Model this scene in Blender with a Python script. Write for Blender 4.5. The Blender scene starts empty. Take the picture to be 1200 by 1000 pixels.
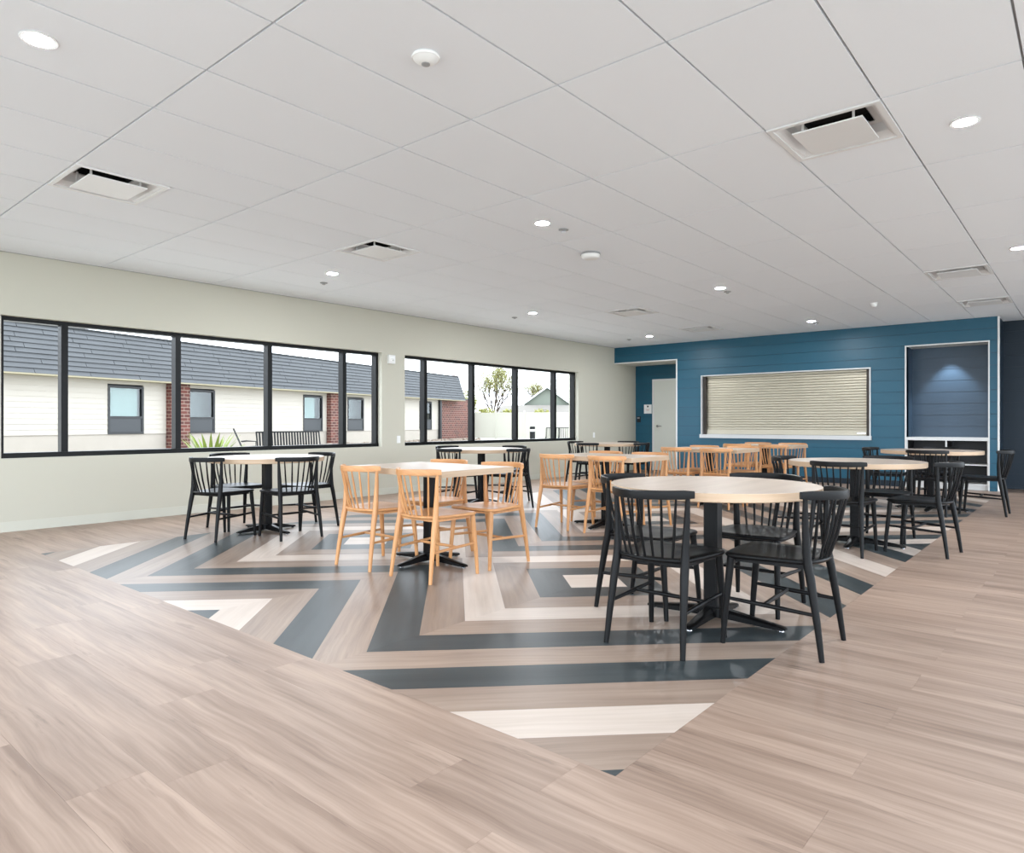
import bpy, math, random
from math import sin, cos, pi, radians, sqrt
from mathutils import Vector

# ------------------------------------------------------------------ camera, sky, exposure
scene = bpy.context.scene
COL = scene.collection
CAM_H = 1.084
YAW = 0.703878
FPX = 802.03
cam_d = bpy.data.cameras.new('camera')
cam_d.sensor_width = 36.0
cam_d.lens = FPX / 1200 * 36
cam_d.shift_y = -3.15 / 1200
cam_d.clip_end = 500
cam = bpy.data.objects.new('camera', cam_d)
cam.location = (0, 0, CAM_H)
cam.rotation_euler = (pi / 2, 0, YAW)
COL.objects.link(cam)
scene.camera = cam

SKY = 5.6
world = bpy.data.worlds.new('overcast_sky')
scene.world = world
world.use_nodes = True
_bg = world.node_tree.nodes['Background']
_bg.inputs[0].default_value = (0.81, 0.905, 1.0, 1)
_bg.inputs[1].default_value = SKY
LAMP = 780.0                       # radiance of a downlight lens
vs = scene.view_settings
vs.view_transform = 'Standard'
vs.look = 'None'
vs.gamma = 1.0
vs.exposure = 0.2
vs.use_curve_mapping = False

# ------------------------------------------------------------------ materials
def srgb(r, g, b):
    def f(c):
        c /= 255.0
        return c / 12.92 if c <= 0.04045 else ((c + 0.055) / 1.055) ** 2.4
    return (f(r), f(g), f(b), 1)

MATS = {}
def pmat(name, col, rough=0.5, metal=0.0, spec=0.5, noise=0.0, nscale=30.0, bump=0.0, stretch=(1, 1, 1), rand=0.0):
    m = bpy.data.materials.new(name); m.use_nodes = True
    nt = m.node_tree; N = nt.nodes; L = nt.links
    b = N['Principled BSDF']
    b.inputs['Base Color'].default_value = col
    b.inputs['Roughness'].default_value = rough
    b.inputs['Metallic'].default_value = metal
    b.inputs['Specular IOR Level'].default_value = spec
    if noise > 0 or bump > 0 or rand > 0:
        tc = N.new('ShaderNodeTexCoord'); mp = N.new('ShaderNodeMapping')
        mp.inputs['Scale'].default_value = stretch
        L.new(tc.outputs['Object'], mp.inputs['Vector'])
        nz = N.new('ShaderNodeTexNoise'); nz.inputs['Scale'].default_value = nscale
        nz.inputs['Detail'].default_value = 4
        L.new(mp.outputs[0], nz.inputs['Vector'])
        hsv = N.new('ShaderNodeHueSaturation'); hsv.inputs['Color'].default_value = col
        mr = N.new('ShaderNodeMapRange')
        mr.inputs['To Min'].default_value = 1 - noise; mr.inputs['To Max'].default_value = 1 + noise
        L.new(nz.outputs['Fac'], mr.inputs['Value'])
        val = mr.outputs[0]
        if rand > 0:
            oi = N.new('ShaderNodeObjectInfo'); m2 = N.new('ShaderNodeMapRange')
            m2.inputs['To Min'].default_value = 1 - rand; m2.inputs['To Max'].default_value = 1 + rand
            L.new(oi.outputs['Random'], m2.inputs['Value'])
            mm = N.new('ShaderNodeMath'); mm.operation = 'MULTIPLY'
            L.new(val, mm.inputs[0]); L.new(m2.outputs[0], mm.inputs[1]); val = mm.outputs[0]
        L.new(val, hsv.inputs['Value'])
        L.new(hsv.outputs[0], b.inputs['Base Color'])
        if bump > 0:
            bp = N.new('ShaderNodeBump'); bp.inputs['Strength'].default_value = bump
            bp.inputs['Distance'].default_value = 0.01
            L.new(nz.outputs['Fac'], bp.inputs['Height']); L.new(bp.outputs[0], b.inputs['Normal'])
    MATS[name] = m
    return m

def wood(name, light, dark, knot, rough=0.4, scale=1.0, rand=0.10, spec=0.5, contrast=1.0, knots=0.5, bump=0.04):
    """wood grain along U of the UV map (metres), shifted for every object"""
    m = bpy.data.materials.new(name); m.use_nodes = True
    nt = m.node_tree; N = nt.nodes; L = nt.links
    b = N['Principled BSDF']
    b.inputs['Specular IOR Level'].default_value = spec
    uv = N.new('ShaderNodeUVMap'); uv.uv_map = 'UVMap'
    oi = N.new('ShaderNodeObjectInfo')
    off = N.new('ShaderNodeVectorMath'); off.operation = 'MULTIPLY_ADD'
    cmb = N.new('ShaderNodeCombineXYZ')
    L.new(oi.outputs['Random'], cmb.inputs[0]); L.new(oi.outputs['Random'], cmb.inputs[1]); L.new(oi.outputs['Random'], cmb.inputs[2])
    L.new(cmb.outputs[0], off.inputs[0]); off.inputs[1].default_value = (37.3, 91.7, 17.1)
    L.new(uv.outputs[0], off.inputs[2])
    # warp
    nw = N.new('ShaderNodeTexNoise'); nw.inputs['Scale'].default_value = 2.2 * scale; nw.inputs['Detail'].default_value = 2
    L.new(off.outputs[0], nw.inputs['Vector'])
    wv = N.new('ShaderNodeVectorMath'); wv.operation = 'MULTIPLY_ADD'
    L.new(nw.outputs['Color'], wv.inputs[0]); wv.inputs[1].default_value = (0.0, 0.055 / scale, 0.0)
    L.new(off.outputs[0], wv.inputs[2])
    mp = N.new('ShaderNodeMapping'); mp.inputs['Scale'].default_value = (1.5 * scale, 46 * scale, 1)
    L.new(wv.outputs[0], mp.inputs['Vector'])
    n1 = N.new('ShaderNodeTexNoise'); n1.inputs['Scale'].default_value = 1.0; n1.inputs['Detail'].default_value = 6; n1.inputs['Roughness'].default_value = 0.62
    L.new(mp.outputs[0], n1.inputs['Vector'])
    mp2 = N.new('ShaderNodeMapping'); mp2.inputs['Scale'].default_value = (0.9 * scale, 9.0 * scale, 1)
    L.new(wv.outputs[0], mp2.inputs['Vector'])
    n2 = N.new('ShaderNodeTexNoise'); n2.inputs['Scale'].default_value = 1.0; n2.inputs['Detail'].default_value = 3
    L.new(mp2.outputs[0], n2.inputs['Vector'])
    r1 = N.new('ShaderNodeValToRGB')
    r1.color_ramp.elements[0].position = 0.5 - 0.2 / contrast; r1.color_ramp.elements[0].color = dark
    r1.color_ramp.elements[1].position = 0.5 + 0.16 / contrast; r1.color_ramp.elements[1].color = light
    mixf = N.new('ShaderNodeMath'); mixf.operation = 'MULTIPLY_ADD'; mixf.inputs[1].default_value = 0.5
    hf = N.new('ShaderNodeMath'); hf.operation = 'MULTIPLY'; hf.inputs[1].default_value = 0.5
    L.new(n2.outputs['Fac'], hf.inputs[0]); L.new(n1.outputs['Fac'], mixf.inputs[0]); L.new(hf.outputs[0], mixf.inputs[2])
    L.new(mixf.outputs[0], r1.inputs['Fac'])
    # knots / dark streaks
    mp3 = N.new('ShaderNodeMapping'); mp3.inputs['Scale'].default_value = (1.3 * scale, 13 * scale, 1)
    L.new(wv.outputs[0], mp3.inputs['Vector'])
    n3 = N.new('ShaderNodeTexNoise'); n3.inputs['Scale'].default_value = 0.9; n3.inputs['Detail'].default_value = 5; n3.inputs['Roughness'].default_value = 0.7
    L.new(mp3.outputs[0], n3.inputs['Vector'])
    r3 = N.new('ShaderNodeMapRange'); r3.inputs['From Min'].default_value = 0.60; r3.inputs['From Max'].default_value = 0.74
    r3.inputs['To Min'].default_value = 0; r3.inputs['To Max'].default_value = knots
    L.new(n3.outputs['Fac'], r3.inputs['Value'])
    mx = N.new('ShaderNodeMix'); mx.data_type = 'RGBA'
    L.new(r3.outputs[0], mx.inputs['Factor']); L.new(r1.outputs['Color'], mx.inputs[6]); mx.inputs[7].default_value = knot
    hsv = N.new('ShaderNodeHueSaturation')
    m2 = N.new('ShaderNodeMapRange'); m2.inputs['To Min'].default_value = 1 - rand; m2.inputs['To Max'].default_value = 1 + rand
    L.new(oi.outputs['Random'], m2.inputs['Value']); L.new(m2.outputs[0], hsv.inputs['Value'])
    L.new(mx.outputs[2], hsv.inputs['Color']); L.new(hsv.outputs[0], b.inputs['Base Color'])
    rr = N.new('ShaderNodeMapRange'); rr.inputs['To Min'].default_value = rough - 0.05; rr.inputs['To Max'].default_value = rough + 0.08
    L.new(n1.outputs['Fac'], rr.inputs['Value']); L.new(rr.outputs[0], b.inputs['Roughness'])
    if bump > 0:
        bp = N.new('ShaderNodeBump'); bp.inputs['Strength'].default_value = bump; bp.inputs['Distance'].default_value = 0.004
        L.new(n1.outputs['Fac'], bp.inputs['Height']); L.new(bp.outputs[0], b.inputs['Normal'])
    MATS[name] = m
    return m

def emis(name, col, strength):
    m = bpy.data.materials.new(name); m.use_nodes = True
    b = m.node_tree.nodes['Principled BSDF']
    b.inputs['Base Color'].default_value = (0.9, 0.9, 0.9, 1)
    b.inputs['Emission Color'].default_value = col
    b.inputs['Emission Strength'].default_value = strength
    MATS[name] = m
    return m

def glassmat(name, tint=(1, 1, 1, 1), ior=1.35):
    m = bpy.data.materials.new(name); m.use_nodes = True
    nt = m.node_tree; N = nt.nodes; L = nt.links
    N.remove(N['Principled BSDF'])
    tr = N.new('ShaderNodeBsdfTransparent'); tr.inputs[0].default_value = tint
    gl = N.new('ShaderNodeBsdfGlossy'); gl.inputs['Roughness'].default_value = 0.0
    lw = N.new('ShaderNodeLayerWeight'); lw.inputs[0].default_value = 0.5
    pw = N.new('ShaderNodeMath'); pw.operation = 'POWER'; pw.inputs[1].default_value = 5.0
    L.new(lw.outputs['Facing'], pw.inputs[0])
    fr = N.new('ShaderNodeMath'); fr.operation = 'MULTIPLY_ADD'; fr.inputs[1].default_value = 0.0 if ior < 1.4 else 0.2; fr.inputs[2].default_value = 0.0 if ior < 1.4 else 0.05
    L.new(pw.outputs[0], fr.inputs[0])
    mx = N.new('ShaderNodeMixShader')
    L.new(fr.outputs[0], mx.inputs[0]); L.new(tr.outputs[0], mx.inputs[1]); L.new(gl.outputs[0], mx.inputs[2])
    L.new(mx.outputs[0], N['Material Output'].inputs[0])
    MATS[name] = m
    return m

def brickmat(name):
    m = bpy.data.materials.new(name); m.use_nodes = True
    nt = m.node_tree; N = nt.nodes; L = nt.links
    b = N['Principled BSDF']; b.inputs['Roughness'].default_value = 0.85
    uv = N.new('ShaderNodeUVMap'); uv.uv_map = 'UVMap'
    br = N.new('ShaderNodeTexBrick')
    br.inputs['Color1'].default_value = srgb(92, 46, 36); br.inputs['Color2'].default_value = srgb(62, 31, 26)
    br.inputs['Mortar'].default_value = srgb(120, 100, 90)
    br.inputs['Scale'].default_value = 1.0; br.inputs['Mortar Size'].default_value = 0.018
    br.inputs['Brick Width'].default_value = 0.36; br.inputs['Row Height'].default_value = 0.15
    L.new(uv.outputs[0], br.inputs['Vector']); L.new(br.outputs['Color'], b.inputs['Base Color'])
    bp = N.new('ShaderNodeBump'); bp.inputs['Strength'].default_value = 0.5; bp.inputs['Distance'].default_value = 0.01; bp.invert = True
    L.new(br.outputs['Fac'], bp.inputs['Height']); L.new(bp.outputs[0], b.inputs['Normal'])
    MATS[name] = m
    return m

wood('floor_taupe', srgb(173, 150, 134), srgb(131, 109, 95), srgb(86, 69, 60), rough=0.40, rand=0.07, knots=0.8, spec=0.3, contrast=1.3)
wood('inlay_taupe', srgb(164, 144, 129), srgb(124, 105, 93), srgb(92, 77, 69), spec=0.28, rough=0.35, rand=0.12, knots=0.4)
wood('inlay_slate', srgb(68, 75, 77), srgb(42, 49, 52), srgb(32, 38, 41), rough=0.34, rand=0.08, knots=0.3, spec=0.22)
wood('inlay_cream', srgb(212, 198, 187), srgb(190, 174, 161), srgb(182, 165, 151), spec=0.28, rough=0.36, rand=0.03, knots=0.2)
wood('oak', srgb(210, 156, 104), srgb(186, 128, 78), srgb(164, 108, 62), rough=0.38, scale=2.0, rand=0.06, knots=0.2)
wood('table_birch', srgb(203, 187, 172), srgb(180, 162, 146), srgb(190, 168, 148), rough=0.34, scale=1.2, rand=0.04, knots=0.25)
wood('table_edge', srgb(198, 172, 145), srgb(172, 143, 114), srgb(182, 154, 126), rough=0.45, scale=1.5, rand=0.04, knots=0.2)
pmat('black_wood', srgb(19, 19, 20), 0.38, spec=0.16, noise=0.15, nscale=12, stretch=(1, 1, 6))
pmat('black_iron', srgb(12, 12, 13), 0.36, spec=0.18, noise=0.1, nscale=20)
pmat('chrome', srgb(200, 200, 205), 0.2, metal=1.0)
pmat('wall_greige', srgb(195, 192, 178), 0.75, spec=0.3, noise=0.012, nscale=2.5, bump=0.02)
pmat('base_greige', srgb(200, 199, 187), 0.5, spec=0.4, noise=0.01, nscale=3)
pmat('wall_teal', srgb(21, 83, 106), 0.42, spec=0.5, noise=0.05, nscale=3, rand=0.03)
pmat('wall_teal_core', srgb(14, 56, 80), 0.5, noise=0.02)
pmat('shade_and_base_navy', srgb(17, 34, 47), 0.5, spec=0.4, noise=0.05, nscale=3, rand=0.03)  # shade of the set-back wall put into its colour; also the dark base
pmat('niche_blue', srgb(56, 76, 94), 0.4, spec=0.5, noise=0.04, nscale=3, rand=0.03)
pmat('white_trim', srgb(220, 220, 218), 0.45, noise=0.01, nscale=5)
pmat('soffit_white', srgb(224, 222, 216), 0.7, noise=0.01, nscale=5)
pmat('door_white', srgb(214, 216, 208), 0.5, noise=0.01, nscale=5)
pmat('ceiling_tile', srgb(240, 244, 249), 0.9, spec=0.2, noise=0.02, nscale=260, bump=0.08, rand=0.008)
pmat('ceiling_core', srgb(120, 120, 120), 0.9, noise=0.02)
pmat('grid_shade_grey', srgb(150, 151, 152), 0.5, noise=0.01)  # white tees greyed, the shade in the joints put into their colour
pmat('vent_white', srgb(232, 232, 232), 0.4, noise=0.01, nscale=8)
pmat('vent_dark', srgb(14, 14, 15), 0.8, noise=0.05)
pmat('plastic_white', srgb(236, 236, 234), 0.4, noise=0.01)
pmat('plastic_grey', srgb(150, 150, 150), 0.4, noise=0.02)
pmat('window_black', srgb(7, 8, 9), 0.4, spec=0.22, noise=0.05)
pmat('steel_shutter', srgb(190, 183, 166), 0.42, metal=0.7, noise=0.06, nscale=4, stretch=(1, 0.2, 0.1))
pmat('steel_light', srgb(196, 197, 197), 0.35, metal=0.4, noise=0.02)
pmat('bronze_dark', srgb(62, 56, 52), 0.45, metal=0.5, noise=0.05)
pmat('black_laminate', srgb(22, 22, 24), 0.5, noise=0.05)
pmat('paper_white', srgb(238, 238, 236), 0.7, noise=0.01)
pmat('ink_black', srgb(24, 24, 28), 0.7, noise=0.02)
pmat('ink_red', srgb(196, 128, 124), 0.7, noise=0.02)
pmat('subfloor', srgb(120, 102, 90), 0.5, noise=0.05, nscale=4)
pmat('ground_concrete', srgb(176, 174, 166), 0.9, noise=0.06, nscale=1.2)
pmat('siding_white', srgb(158, 152, 142), 0.6, noise=0.02, nscale=0.7)
pmat('foundation_cream', srgb(150, 143, 133), 0.9, noise=0.06, nscale=2)
pmat('soffit_cream', srgb(150, 142, 118), 0.7, noise=0.02)
pmat('shingle_grey', srgb(72, 74, 76), 0.85, noise=0.10, nscale=1.3)
pmat('shingle_edge', srgb(40, 42, 44), 0.85, noise=0.10, nscale=1.3)
pmat('ext_frame', srgb(20, 22, 25), 0.5, noise=0.03)
pmat('ext_panel', srgb(40, 43, 46), 0.5, noise=0.06, nscale=20, stretch=(1, 1, 8))
pmat('blind_pale', srgb(112, 124, 120), 0.6, noise=0.02)
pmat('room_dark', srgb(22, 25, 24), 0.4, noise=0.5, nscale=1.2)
brickmat('brick_red')
pmat('vinyl_fence', srgb(160, 158, 146), 0.5, noise=0.02)
pmat('house_siding', srgb(104, 110, 100), 0.7, noise=0.03)
pmat('house_roof', srgb(112, 108, 102), 0.85, noise=0.08, nscale=2)
pmat('house_trim', srgb(196, 200, 198), 0.6, noise=0.02)
pmat('bark', srgb(72, 62, 54), 0.9, noise=0.15, nscale=3)
pmat('leaf_spring', srgb(128, 128, 66), 0.7, noise=0.2, nscale=1)
pmat('leaf_green', srgb(104, 120, 40), 0.6, noise=0.25, nscale=6)
pmat('metal_patio', srgb(14, 15, 16), 0.5, metal=0.0, spec=0.2, noise=0.05)
pmat('sling_grey', srgb(84, 88, 90), 0.7, noise=0.05)
pmat('rock', srgb(120, 108, 96), 0.9, noise=0.2, nscale=6)
emis('lamp_lens', (0.94, 0.97, 1.0, 1), LAMP)
glassmat('glass_clear', (0.985, 0.975, 0.97, 1))
glassmat('glass_ext', (0.9, 0.95, 0.95, 1), 1.5)

# ------------------------------------------------------------------ mesh helpers
class MB:
    def __init__(s):
        s.v = []; s.f = []; s.uv = {}
    def quadface(s, idx): s.f.append(tuple(idx))
    def box(s, x0, x1, y0, y1, z0, z1):
        b = len(s.v)
        s.v += [(x0, y0, z0), (x1, y0, z0), (x1, y1, z0), (x0, y1, z0), (x0, y0, z1), (x1, y0, z1), (x1, y1, z1), (x0, y1, z1)]
        s.f += [tuple(b + i for i in q) for q in ((0, 3, 2, 1), (4, 5, 6, 7), (0, 1, 5, 4), (1, 2, 6, 5), (2, 3, 7, 6), (3, 0, 4, 7))]
        return s
    def prism(s, poly, z0, z1):
        b = len(s.v); n = len(poly)
        s.v += [(p[0], p[1], z0) for p in poly] + [(p[0], p[1], z1) for p in poly]
        s.f.append(tuple(b + i for i in reversed(range(n)))); s.f.append(tuple(b + n + i for i in range(n)))
        for i in range(n):
            j = (i + 1) % n
            s.f.append((b + i, b + j, b + n + j, b + n + i))
        return s
    def tube(s, pts, rad, n=10, caps=True):
        """round tube along points, radius per point"""
        pts = [Vector(p) for p in pts]
        if not hasattr(rad, '__len__'): rad = [rad] * len(pts)
        b = len(s.v); m = len(pts)
        ref = None
        for i, p in enumerate(pts):
            t = (pts[min(i + 1, m - 1)] - pts[max(i - 1, 0)]).normalized()
            if ref is None:
                a = Vector((0, 0, 1)) if abs(t.z) < 0.9 else Vector((1, 0, 0))
                ref = (a - t * a.dot(t)).normalized()
            else:
                ref = (ref - t * ref.dot(t)).normalized()
            w = t.cross(ref)
            for k in range(n):
                a = 2 * pi * k / n
                s.v.append(tuple(p + (ref * cos(a) + w * sin(a)) * rad[i]))
        for i in range(m - 1):
            for k in range(n):
                k2 = (k + 1) % n
                s.f.append((b + i * n + k, b + i * n + k2, b + (i + 1) * n + k2, b + (i + 1) * n + k))
        if caps:
            s.f.append(tuple(b + k for k in reversed(range(n)))); s.f.append(tuple(b + (m - 1) * n + k for k in range(n)))
        return s
    def lathe(s, prof, n=24, cx=0, cy=0):
        b = len(s.v); m = len(prof)
        for r, z in prof:
            for k in range(n):
                a = 2 * pi * k / n
                s.v.append((cx + r * cos(a), cy + r * sin(a), z))
        for i in range(m - 1):
            for k in range(n):
                k2 = (k + 1) % n
                s.f.append((b + i * n + k, b + i * n + k2, b + (i + 1) * n + k2, b + (i + 1) * n + k))
        s.f.append(tuple(b + k for k in reversed(range(n)))); s.f.append(tuple(b + (m - 1) * n + k for k in range(n)))
        return s
    def hexa(s, p):
        """eight corners, bottom ring then top ring"""
        b = len(s.v); s.v += [tuple(q) for q in p]
        s.f += [tuple(b + i for i in q) for q in ((0, 3, 2, 1), (4, 5, 6, 7), (0, 1, 5, 4), (1, 2, 6, 5), (2, 3, 7, 6), (3, 0, 4, 7))]
        return s
    def mesh(s, name, uvfun=None, smooth=None):
        me = bpy.data.meshes.new(name)
        me.from_pydata(s.v, [], s.f)
        me.validate()
        if smooth is not None:
            me.polygons.foreach_set('use_smooth', [True] * len(me.polygons))
            me.set_sharp_from_angle(angle=radians(smooth))
        if uvfun:
            ul = me.uv_layers.new(name='UVMap')
            for p in me.polygons:
                for li in p.loop_indices:
                    co = me.vertices[me.loops[li].vertex_index].co
                    ul.data[li].uv = uvfun(co, p.normal)
        return me

def uv_x(co, n):            # grain along x
    return (co.x, co.y + co.z) if abs(n.x) < 0.9 else (co.z, co.y)
def uv_y(co, n):
    return (co.y, co.x + co.z)
def uv_z(co, n):            # grain along z
    return (co.z, co.x + co.y)
def uv_wall(co, n):         # bricks on vertical faces
    return (co.x, co.z) if abs(n.y) > abs(n.x) else (co.y, co.z)

def mk(name, mb, mat, parent=None, loc=None, smooth=None, uvf=None, rot=None):
    me = mb if isinstance(mb, bpy.types.Mesh) else mb.mesh(name, uvf, smooth)
    if mat is not None and not me.materials:
        me.materials.append(MATS[mat])
    o = bpy.data.objects.new(name, me)
    COL.objects.link(o)
    if parent: o.parent = parent
    if loc: o.location = loc
    if rot: o.rotation_euler = rot
    return o

def tag(o, label, cat=None, group=None, kind=None):
    if label: o['label'] = label
    if cat: o['category'] = cat
    if group: o['group'] = group
    if kind: o['kind'] = kind
    return o

def thing(name, label, cat, loc=(0, 0, 0), rz=0, group=None):
    o = bpy.data.objects.new(name, None)
    o.empty_display_size = 0.2
    COL.objects.link(o)
    o.location = loc; o.rotation_euler = (0, 0, rz)
    return tag(o, label, cat, group)

def dup(root, loc, rz, label, group=None):
    r = root.copy(); COL.objects.link(r)
    r.location = loc; r.rotation_euler = (0, 0, rz)
    r['label'] = label
    if group: r['group'] = group
    for ch in list(root.children):
        c = ch.copy(); COL.objects.link(c); c.parent = r
        for g in list(ch.children):
            d = g.copy(); COL.objects.link(d); d.parent = c
    return r

FWD = Vector((-sin(YAW), cos(YAW), 0)); RGT = Vector((cos(YAW), sin(YAW), 0)); UP = Vector((0, 0, 1))
def pix(px, py, depth):
    return Vector((0, 0, CAM_H)) + depth * (FWD + RGT * ((px - 600) / FPX) + UP * (-(py - 496.85) / FPX))

# ------------------------------------------------------------------ key dimensions
XW = -8.29          # inner face of window wall
YB = 13.36          # face of blue wall
CE = 2.805          # ceiling height
YA = 14.31          # back of alcove
YR = 14.10          # set-back wall at right, darkened for shade
XE = 3.2            # unseen right side left open here to let sky light in
YN = -2.2           # open end behind the camera, also set for sky light

# ------------------------------------------------------------------ floor
floor = mk('floor', MB().box(XW - 0.25, XE, YN, YA + 0.2, -0.15, -0.006), 'subfloor')
tag(floor, 'vinyl plank floor in taupe oak with a zigzag inlay field', kind='structure')

RX0, RX1, RY0, RY1 = -6.70, -1.12, 1.81, 12.10
PW = 0.2286; PL = 1.524; GAP = 0.00025
rnd = random.Random(4)
def plank(x0, x1, y0, y1):
    if x1 - x0 < 0.02: return
    cx, cy = (x0 + x1) / 2, (y0 + y1) / 2
    hx, hy = (x1 - x0) / 2 - GAP, (y1 - y0) / 2 - GAP
    mk('plank', MB().box(-hx, hx, -hy, hy, -0.006, 0.0), 'floor_taupe', floor, (cx, cy, 0), uvf=uv_x)
def row(y0, y1, xa, xb, end):
    """one row of planks from xa to xb with a butt joint at x = end"""
    e = end
    while e > xa: e -= PL
    while e < xb:
        plank(max(e, xa), min(e + PL, xb), y0, y1); e += PL
fixed = {-1: -2.77, -3: -2.74, -4: -2.13, -5: -2.25, -2: -1.55}
n = -9
XR = 1.3
while True:
    y0 = RY0 + n * PW; y1 = y0 + PW
    if y0 >= YB - 0.01: break
    y1 = min(y1, YB)
    end = fixed.get(n, (-0.565 if n % 2 == 0 else 0.2) if n >= 0 else rnd.uniform(-1.5, 0))
    if y1 <= RY0 + 0.001:
        row(y0, y1, XW, XR, end)
    elif y0 >= RY1 - 0.02:
        row(y0, y1, XW, XR, rnd.uniform(-1, 0.3))
    else:
        yb = y1
        row(y0, yb, RX1, XR, end + (rnd.uniform(-0.03, 0.03) if n > 6 else 0))
        row(y0, yb, XW, RX0, XW + rnd.uniform(0.2, 1.3))
    n += 1

def clip(poly, axis, val, keep_less):
    out = []
    for i in range(len(poly)):
        a, b = poly[i], poly[(i + 1) % len(poly)]
        ina = (a[axis] <= val) if keep_less else (a[axis] >= val)
        inb = (b[axis] <= val) if keep_less else (b[axis] >= val)
        if ina: out.append(a)
        if ina != inb:
            t = (val - a[axis]) / (b[axis] - a[axis])
            out.append((a[0] + t * (b[0] - a[0]), a[1] + t * (b[1] - a[1])))
    return out
def parea(p):
    return 0.5 * sum(p[i][0] * p[(i + 1) % len(p)][1] - p[(i + 1) % len(p)][0] * p[i][1] for i in range(len(p)))
RING = ['inlay_cream', 'inlay_slate', 'inlay_taupe', 'inlay_cream', 'inlay_taupe', 'inlay_slate', 'inlay_taupe', 'inlay_slate',
        'inlay_taupe', 'inlay_cream', 'inlay_taupe', 'inlay_slate', 'inlay_cream', 'inlay_slate', 'inlay_taupe', 'inlay_slate']
DX0, DW = 0.265, 0.335
XM, YM = -3.88, 6.96
for cx, xa, xb in ((-2.63, XM, RX1), (-5.13, RX0, XM)):
    for cy, ya, yb in ((3.97, RY0, YM), (9.95, YM, RY1)):
        for r in range(0, 16):
            d0 = 0 if r == 0 else DX0 + DW * (r - 1); d1 = DX0 + DW * r
            g = GAP * 0.8
            for sx, sy in ((1, 1), (-1, 1), (-1, -1), (1, -1)):
                if r == 0:
                    if (sx, sy) != (1, 1): continue
                    poly = [(cx + d1 - g, cy), (cx, cy + d1 - g), (cx - d1 + g, cy), (cx, cy - d1 + g)]
                else:
                    a, b = d0 + g, d1 - g
                    poly = [(cx + sx * a, cy + sy * g), (cx + sx * b, cy + sy * g), (cx + sx * g, cy + sy * b), (cx + sx * g, cy + sy * a)]
                for ax, v, less in ((0, xa + g, False), (0, xb - g, True), (1, ya + g, False), (1, yb - g, True)):
                    poly = clip(poly, ax, v, less)
                    if len(poly) < 3: break
                if len(poly) < 3: continue
                q = []
                for p in poly:
                    if not q or (abs(p[0] - q[-1][0]) + abs(p[1] - q[-1][1])) > 1e-4: q.append(p)
                if len(q) < 3 or abs(parea(q)) < 1e-3: continue
                if parea(q) < 0: q.reverse()
                m = RING[r]
                if r == 10 and cy < 5 and sy < 0 and ((cx > XM and sx < 0) or (cx < XM and sx > 0)): m = 'inlay_slate'
                if r == 10 and cx > XM and sy < 0 and sx > 0: m = 'inlay_taupe'
                mx = sum(p[0] for p in q) / len(q); my = sum(p[1] for p in q) / len(q)
                ang = -sx * sy * pi / 4 if r else pi / 4
                loc = [(p[0] - mx, p[1] - my) for p in q]
                ca, sa = cos(ang), sin(ang)
                mk('inlay_strip', MB().prism(loc, -0.006, 0.0), m, floor, (mx, my, 0),
                   uvf=lambda co, nn, ca=ca, sa=sa: (co.x * ca + co.y * sa, -co.x * sa + co.y * ca))

# ------------------------------------------------------------------ ceiling
GX0, GXS = -2.0745, 0.6075
GY0, GYS = 1.5764, 1.2238
ceiling = mk('ceiling', MB().box(XW - 0.25, XE, YN, YA + 0.2, CE + 0.17, CE + 0.40), 'ceiling_core')
tag(ceiling, 'white suspended ceiling of long lay-in tiles', kind='structure')
xs = [GX0 + GXS * i for i in range(-13, 7)]
xs = [XW] + [x for x in xs if x > XW + 0.02]
ys = [GY0 + GYS * j for j in range(-2, 11)]
ys = [y for y in ys if y < YA] + [YA]
vents = [(-5.415, 1.8819, 'closest to the left window'), (-5.415, 4.3291, ''), (-1.162, 4.3291, ''), (-1.162, 9.2243, ''), (-5.415, 9.2243, ''), (-5.415, 11.672, ''), (-1.162, 11.672, '')]
HG = 0.0055
tile_full = None
def tile(x0, x1, y0, y1):
    global tile_full
    cx, cy, hx, hy = (x0 + x1) / 2, (y0 + y1) / 2, (x1 - x0) / 2 - HG, (y1 - y0) / 2 - HG
    if hx < 0.02 or hy < 0.02: return
    full = abs(hx * 2 + 2 * HG - GXS) < 1e-3 and abs(hy * 2 + 2 * HG - GYS) < 1e-3
    if full and tile_full: me = tile_full
    else:
        me = MB().box(-hx, hx, -hy, hy, 0, 0.02).mesh('ceiling_tile')
        me.materials.append(MATS['ceiling_tile'])
        if full: tile_full = me
    mk('ceiling_tile', me, None, ceiling, (cx, cy, CE))
for i in range(len(xs) - 1):
    for j in range(len(ys) - 1):
        x0, x1, y0, y1 = xs[i], xs[i + 1], ys[j], ys[j + 1]
        v = [w for w in vents if x0 < w[0] < x1 and y0 < w[1] < y1]
        if v: tile(x0, x1, y0 + GYS / 2, y1)
        else: tile(x0, x1, y0, y1)
# grid tees
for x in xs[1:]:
    mk('grid_tee', MB().box(x - 0.009, x + 0.009, ys[0], YA, CE + 0.017, CE + 0.03), 'grid_shade_grey', ceiling)
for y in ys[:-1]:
    mk('grid_tee', MB().box(XW, xs[-1], y - 0.009, y + 0.009, CE + 0.0175, CE + 0.03), 'grid_shade_grey', ceiling)
mk('wall_angle', MB().box(XW, XW + 0.02, ys[0], YB, CE - 0.002, CE + 0.03), 'grid_shade_grey', ceiling)

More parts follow.
